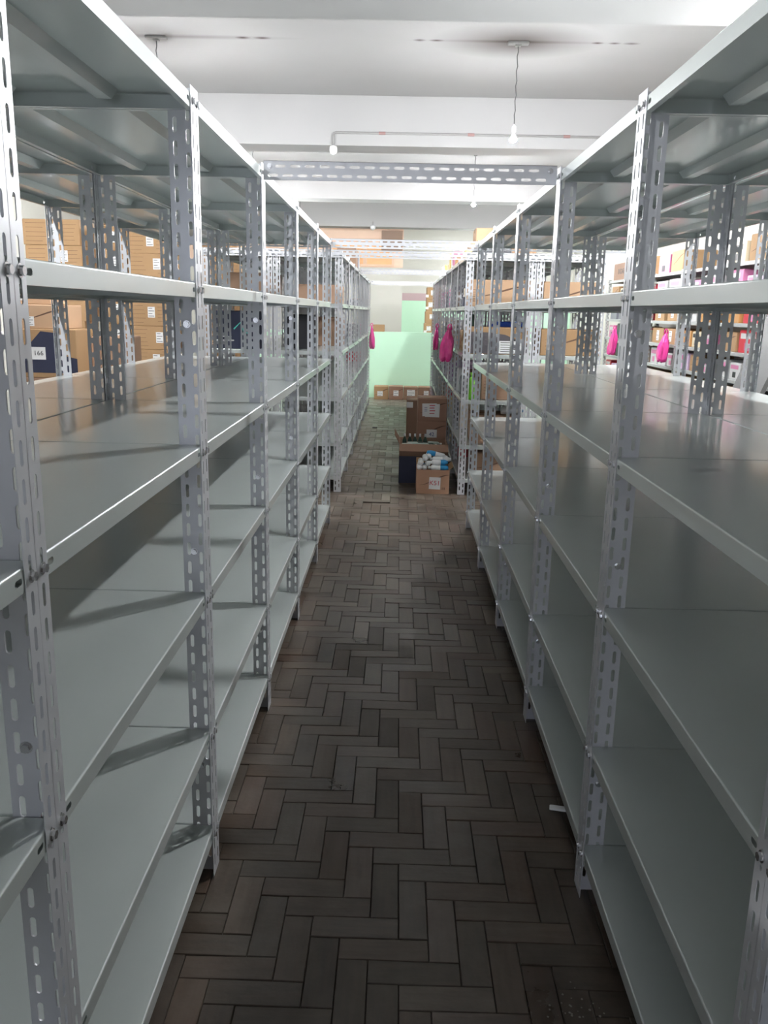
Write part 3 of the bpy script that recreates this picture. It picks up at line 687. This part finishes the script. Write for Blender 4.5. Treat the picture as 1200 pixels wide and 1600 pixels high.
t = goods('crate', 'blue plastic crate behind the dark-printed carton on the third shelf', XA + .385, YB + .60, LZ[2], .255, .30, .245, mat('crate_blue', (.02, .10, .6), .4), G1)
t = goods('storage_bin', 'dark green bin beside the blue crate on the third shelf', XA + .06 + .02, YB + .47, LZ[2], .07, .12, .30, M_dgreen, G1)
t = carton('brown carton on the fourth shelf of the far right block', XA + .33, YB + .25, LZ[3], .34, .36, .24, M_kraft3, 0, G1); swoosh(t, .34, .36, .24); lines(t, .34, .36, .24, .06, .3, .2, .7, 6)
t = carton('brown carton on the fourth shelf of the far block right rear row', XA + .83, YB + .25, LZ[3], .44, .36, .26, M_kraft, 0, G1); swoosh(t, .44, .36, .26)
t = carton('brown carton on the fifth shelf of the far right block', XA + .30, YB + .28, LZ[4], .40, .36, .23, M_kraft3, 0, G1); swoosh(t, .4, .36, .23)
t = carton('brown carton on the bottom shelf of the far right block', XA + .31, YB + .28, LZ[5], .40, .36, .20, M_kraft3, 0, G1); swoosh(t, .4, .36, .2)
bottle('lime green bottle on the fourth shelf at the near corner of the far right block', (XA + .085, YB + .07, LZ[3]), (0, 0, 0), M_green, .034, .21, M_green)
bottle('white bottle with a blue cap lying on the brown carton of the fifth shelf', (XA + .34, YB + .2, LZ[4] + .262), (0, H2, 0), M_wht, .03, .2, M_cyan)
for i in range(3): tube_item(f'white and blue tube on the fourth shelf of the far block right rear row, {["left", "middle", "right"][i]}', (XA + .62 + i * .07, YB + .14, LZ[4] + .032), (-H2, 0, 0), .16, .03, M_cyan, 'tubes on the rear row shelf')
# small goods along the aisle side of the far right block
rows = ['second', 'third', 'fourth', 'fifth', 'bottom']
pal = ['cream', 'grey', 'white', 'black', 'grey', 'lilac', 'red', 'black', 'yellow', 'grey', 'white', 'cream', 'black', 'pink', 'purple', 'grey']
pi = 0
for k in range(1, 7):
    for lv in range(1, 6):
        for s_ in range(2):
            c = pal[pi % len(pal)]; pi = pi * 5 % 1009 + 3
            h_ = random.uniform(.10, .25) if lv < 5 else random.uniform(.08, .2); w_ = random.uniform(.14, .24); d_ = random.uniform(.18, .32)
            goods('product_box', f'{c} product box on the {rows[lv - 1]} shelf, {["nearer", "farther"][s_]} half of the {ORD7[k]} far right aisle unit',
                  XA + .05 + w_ / 2 + random.random() * .03, YB + PIT * k + .235 + .45 * s_, LZ[lv], w_, d_, h_, M_kraft3 if random.random() < .3 else cmat(c), 'product boxes along the far right block')
t = carton('open-topped tan carton on the third shelf at the aisle edge behind the pink bag', XA + .14, YB + .69, LZ[2], .22, .30, .17, M_kraft, 0); lines(t, .22, .3, .17, .1, .5, .2, .7, 3)
goods('product_box', 'slim white upright box on the fourth shelf behind the lime bottle', XA + .045, YB + .80, LZ[3], .05, .06, .20, M_wht, None)
goods('product_box', 'slate grey upright box on the fourth shelf beside the slim white box', XA + .07, YB + .60, LZ[3], .09, .12, .15, cmat('grey'), None)
goods('product_box', 'dark blue box on the second shelf next to the peach carton', XA + .08, YB + .65, LZ[1], .1, .2, .08, M_navy, None)
# on top of the far right block
GT = 'goods on top of the far right block'
tops = [(.30, 1.55, .34, .34, .20, M_kraft2, 'lower pale carton on top of the far right block'), (.62, 2.2, .40, .5, .22, M_kraft2, 'broad pale carton on top of the far block right rear row')]
for dx, dy, w_, d_, h_, m_, lb in tops: carton(lb, XA + dx, YB + dy, LZ[0], w_, d_, h_, m_, 0, GT)
carton('upper pale carton on top of the far right block', XA + .33, YB + 1.55, LZ[0] + .2008, .30, .32, .12, M_kraft2, 0, GT)
for i, (dy, c, h_, w_) in enumerate(((.25, 'black', .06, .30), (1.05, 'yellow', .10, .2), (2.35, 'orange', .14, .12), (2.75, 'pink', .20, .10), (2.98, 'white', .23, .08), (3.35, 'yellow', .22, .13), (3.7, 'cream', .12, .12), (4.4, 'yellow', .15, .12), (5.1, 'cream', .16, .1), (5.8, 'white', .1, .1))):
    goods('product_box', f'{c} packet on top of the far right block, {["nearest of the row", "second of the row", "third of the row", "fourth of the row", "fifth of the row", "sixth of the row", "seventh of the row", "third from the far end", "second from the far end", "farthest"][i]}',
          XA + .06 + w_ / 2, YB + dy, LZ[0], w_, .14, h_, cmat(c), GT)
# --- left far block contents
GL = 'goods in the far left block'
def gl(lb, x, y, lv, w_, d_, h_, m_): return carton(lb, x, y, LZ[lv], w_, d_, h_, m_, 0, GL, tape=False)
gl('dark brown carton on the second shelf of the far left block, aisle row', XL2 - .22, YB + .60, 1, .36, .4, .15, M_kraft3)
gl('dark brown carton on the third shelf of the far left block, aisle row', XL2 - .20, YB + 1.2, 2, .30, .4, .25, M_kraft3)
t = gl('black carton with teal strokes on the third shelf of the far left rear row', XL2 - .53 - .30, YB + .25, 2, .36, .36, .29, M_navy)
add(MB().tube([(-.02, -.1815, .15), (.03, -.1815, .2), (.06, -.1815, .13), (.09, -.1815, .12)], .006, 5).mesh('teal_stroke', M_teal), 'teal_stroke', t)
add(MB().box(-.16, -.1815, .06, -.02, -.1805, .068).box(-.12, -.1815, .09, -.04, -.1805, .096).mesh('white_strokes', M_paper), 'white_strokes', t)
gl('black carton on the third shelf of the far left block near the corner post', XL2 - .36, YB + .5, 2, .22, .4, .27, M_black)
gl('dark carton on the second shelf of the far left rear row', XL2 - .80, YB + .8, 1, .4, .4, .24, M_kraft3)
for i, (k, lv, c, h_) in enumerate(((5, 2, 'pink', .14), (5, 3, 'red', .12), (6, 3, 'white', .16), (6, 2, 'white', .12), (6, 4, 'white', .1), (6, 1, 'orange', .12), (5, 1, 'grey', .1), (4, 2, 'grey', .15), (6, 5, 'grey', .15))):
    carton(f'small {c} box on the {(["top"] + rows)[lv]} shelf of the {ORD7[k]} far left aisle unit', XL2 - .16, YB + PIT * k + .45, LZ[lv], .22, .3, h_, cmat(c), 0, GL, tape=False)
carton('brown leaflet box on top of the far left block', XL2 - .12, YB + 2.6, LZ[0], .2, .3, .2, M_kraft3, 0, GL, tape=False)
carton('silver wrapped box on top of the far left block beside the leaflet box', XL2 - .12, YB + 3.1, LZ[0], .2, .25, .17, cmat('grey'), 0, GL, tape=False)

# --- pink plastic bags hung on the posts
def bag(label, x, y, ztop, w_, h_, d_, rz, seed, lean=1):
    rd = random.Random(seed); t = empty('plastic_bag', (x, y, ztop), rz); tag(t, label, 'bag', 'pink plastic bags hung on shelf posts')
    mb = MB(); n = 18; rings = []
    prof = [(.15, 0), (.30, -.07), (.50, -.18), (.75, -.32), (.95, -.48), (1.0, -.62), (1.0, -.76), (.97, -.90), (.80, -.98), (.4, -1.0)]
    ph = [rd.random() * 6 for _ in range(8)]
    for r, z in prof:
        ring = []
        for k in range(n):
            a = 2 * math.pi * k / n
            wr = .84 + .13 * math.sin(3 * a + ph[0] + 3 * z) + .10 * math.sin(5 * a + ph[1] - 2 * z) + rd.uniform(-.05, .05)
            ring.append((math.cos(a) * r * wr * w_ / 2 + .2 * w_ * (1 + z) * lean, math.sin(a) * r * wr * d_ / 2, z * h_ + (rd.uniform(-.012, .012) if z > -.85 else 0) + .010 * math.sin(4 * a + ph[4])))
        rings.append(ring)
    for rg in rings: mb.v += rg
    for i in range(len(rings) - 1):
        for k in range(n): mb.f.append((i * n + k, i * n + (k + 1) % n, (i + 1) * n + (k + 1) % n, (i + 1) * n + k))
    mb.f.append(tuple((len(rings) - 1) * n + k for k in range(n)))
    add(mb.mesh('bag_body', M_pink), 'bag_body', t)
    q_ = .2 * w_ * lean
    pts = [(q_ + .02, 0, -.01), (q_ + .012, .006, .025), (q_, .01, .035), (q_ - .012, .006, .025), (q_ - .02, 0, -.01)]
    add(MB().tube(pts, .006, 6).mesh('handle', M_pink, True), 'handle', t)
bag('largest pink plastic bag, hung on the right far block over the aisle', XR2 - .082, YB + PIT * 0.98, 1.29, .13, .28, .20, 0, 1)
bag('smaller pink plastic bag hung farther down the right far block', XR2 - .056, YB + PIT * 4.05, 1.26, .085, .27, .20, 0, 2)
bag('pink plastic bag hung at the far end of the left block over the aisle', XL2 + .058, YB + PIT * 6.5, 1.22, .09, .33, .2, 0, 3, -1)

# --- bright rack along the right wall with products
XW, YW, LW, DW = 2.85, 5.80, 1.03, 0.42
LVW = [1.885, 1.635, 1.385, 1.145, 0.915, 0.68, 0.44, 0.19]
POSTW = {(a, b): post_mesh(a, b, 1.90, 'post', M_white, .045, .04) for a in (1, -1) for b in (1, -1)}
SHW = shelf_mesh(DW, LW - .002, M_white, .03)
mb = MB()
for z in LVW:
    for yy in (.02, LW - .022): bolt_geo(mb, (-.0001, yy, z - .015), (-1, 0, 0))
BW = mb.mesh('bolts', M_bolt)
BAY = ['nearest', 'second', 'third', 'fourth', 'fifth', 'farthest']
LN = ['top', 'second', 'third', 'fourth', 'fifth', 'sixth', 'seventh', 'bottom']
for k in range(6):
    t = empty('product_rack', (XW, YW + LW * k, 0)); tag(t, f'light grey product rack along the right wall, {BAY[k]} bay, full of boxes', 'shelf unit', 'product racks along the right wall')
    for (a, b) in POSTW: add(POSTW[a, b], 'post', t, (0 if a > 0 else DW, 0 if b > 0 else LW - .002, 0))
    for z in LVW: add(SHW, 'shelf', t, (0, 0, z))
    o = add(BW, 'bolts', t); o['kind'] = 'stuff'
special = {(3, 0): ['kraft', 'pink'], (3, 1): ['white', 'white'], (3, 2): ['kraft', 'kraft'], (3, 3): ['kraft', 'kraft'], (3, 4): ['white', 'white', 'white'], (4, 1): ['red', 'cream'], (4, 2): ['red', 'green', 'pink'],
           (4, 3): ['cream', 'red', 'kraft'], (4, 4): ['kraft', 'kraft'], (1, 0): ['kraft', 'cream'], (1, 1): ['lilac', 'pink'], (1, 2): ['red', 'orange'], (1, 3): ['red', 'kraft'], (2, 0): [], (2, 1): ['white', 'pink'],
           (4, 0): ['kraft'], (5, 0): ['kraft'], (5, 1): ['cream', 'kraft'], (5, 2): ['grey', 'grey'], (5, 3): ['black', 'pink'], (2, 2): ['orange', 'white'], (2, 3): ['pink', 'cream', 'orange']}
PW_ = ['nearest', 'next', 'third', 'last']
allc = ['red', 'white', 'pink', 'cream', 'kraft', 'kraft', 'lilac', 'white', 'kraft', 'black']
for k in range(6):
    for lv in range(7):
        cs = special.get((k, lv)); 
        if cs is None: cs = [random.choice(allc if k > 2 else ['kraft', 'kraft', 'cream', 'white', 'kraft', 'black', 'lilac']) for _ in range(random.choice((2, 3)))]
        n = len(cs)
        cnt = {}
        for i, c in enumerate(cs):
            wd = (LW - .14) / n * random.uniform(.72, .94); dd = .34
            gap = (LVW[lv - 1] - LVW[lv] - .04) if lv else .26
            hh = gap * random.uniform(.62, .95) if c != 'kraft' else gap * .82
            yc = YW + LW * k + .07 + (LW - .14) * (i + .5) / n
            t = carton(f'{c if c != "kraft" else "brown kraft"} product box, {PW_[i]} on the {LN[lv]} shelf of the right wall rack, {BAY[k]} bay', XW + .03 + dd / 2, yc, LVW[lv] + .0004, wd, dd, hh,
                       (M_k4 if (k, lv) == (5, 0) else M_kraft) if c == 'kraft' else cmat(c), -math.pi / 2, 'product boxes in the right wall racks', tape=False, cat='box', name='product_box')
            # the front of the box faces the aisle (-x): local -y after the turn
            if c == 'kraft':
                if (k, lv) == (5, 0): add(text_mesh('INOAR', .10, M_black), 'writing', t, (0, -dd / 2 - .0006, hh * .5), (math.pi / 2, 0, 0))
                elif (k, lv) in ((3, 3), (3, 2)): paper(t, wd, dd, hh, .5, .5, .09, .11, rows=3)
                else: swoosh(t, wd, dd, hh)
            elif c in ('white', 'cream', 'lilac', 'pink', 'red'):
                o = add(MB().box(-wd * .42, -dd / 2 - .0008, hh * .62, wd * .3, -dd / 2 - .0001, hh * .86).mesh('print_band', cmat('pink' if c in ('white', 'lilac') else 'black' if c == 'cream' else 'white')), 'print_band', t)
                add(MB().box(-wd * .2, -dd / 2 - .0008, hh * .12, wd * .1, -dd / 2 - .0001, hh * .45).mesh('print_patch', cmat('black' if i % 2 else 'pink')), 'print_patch', t)
bag('pink plastic bag hung on the right wall rack, the nearer of the two there', XW - .082, YW + LW * 3.15, 1.27, .12, .30, .24, 0, 4)
bag('pink plastic bag hung on the right wall rack, the farther of the two there', XW - .082, YW + LW * 5.25, 1.27, .12, .33, .26, 0, 5)
# grey shelf board leaning on the rack
t = empty('leaning_board', (2.20, 6.00, 0)); tag(t, 'grey sheet-steel shelf board leaning on edge against the right wall rack', 'board')
mb = MB(); an = math.atan2(1.62, 0.60)
dx, dz = math.cos(an), math.sin(an); nx, nz = -dz, dx
def bp_(u, y, v): return (u * dx + v * nx + .012, y, u * dz + v * nz + .012)
Lb = 1.70
for (u0, u1, y0, y1, v0, v1) in ((0, Lb, 0, .50, 0, .002), (0, Lb, 0, .0018, -.03, 0), (0, Lb, .4982, .50, -.03, 0), (0, .002, 0, .5, -.03, 0)):
    n = len(mb.v)
    for v in (v0, v1):
        for (u, y) in ((u0, y0), (u1, y0), (u1, y1), (u0, y1)): mb.v.append(bp_(u, y, v))
    mb.f += [tuple(n + i for i in q) for q in ((0, 3, 2, 1), (4, 5, 6, 7), (0, 1, 5, 4), (1, 2, 6, 5), (2, 3, 7, 6), (3, 0, 4, 7))]
add(mb.mesh('sheet', mat('old_galvanised', (0.11, 0.11, 0.11), .5, .4, var=.1)), 'sheet', t)
add(MB().tube([bp_(.9, .15, .004), bp_(.9, .19, .03), bp_(.9, .23, .004)], .006, 6).mesh('hook', M_bolt), 'hook', t)

# --- scraps on the floor
o = add(MB().cbox(-.026, -.012, 0.001, .026, .012, .007, .002).mesh('paper_scrap', M_paper), 'paper_scrap', None, (.505, 2.232, 0), (0, 0, -.2)); tag(o, 'crumpled scrap of white paper on the floor by the right row', 'paper')
o = add(MB().cbox(-.03, -.045, 0.001, .03, .045, .008, .002).mesh('debris', M_black), 'debris', None, (-.27, 10.55, 0)); tag(o, 'small black scrap on the floor far down the aisle', 'scrap')

# crumbs of plaster on a worn plank at the right row's foot
rd = random.Random(3); mb = MB()
for k in range(30):
    x = .40 + rd.gauss(0, .030); y = 1.495 + rd.gauss(0, .022); r = rd.uniform(.0010, .0032)
    mb.lathe([(r * .7, 0.0008), (r, r * .5), (r * .5, r)], 5, (x, y, 0))
o = add(mb.mesh('plaster_crumbs', mat('plaster', (.24, .22, .19), .9)), 'plaster_crumbs'); tag(o, 'pale crumbs of plaster scattered on the floor by the right row', 'debris', kind='stuff')
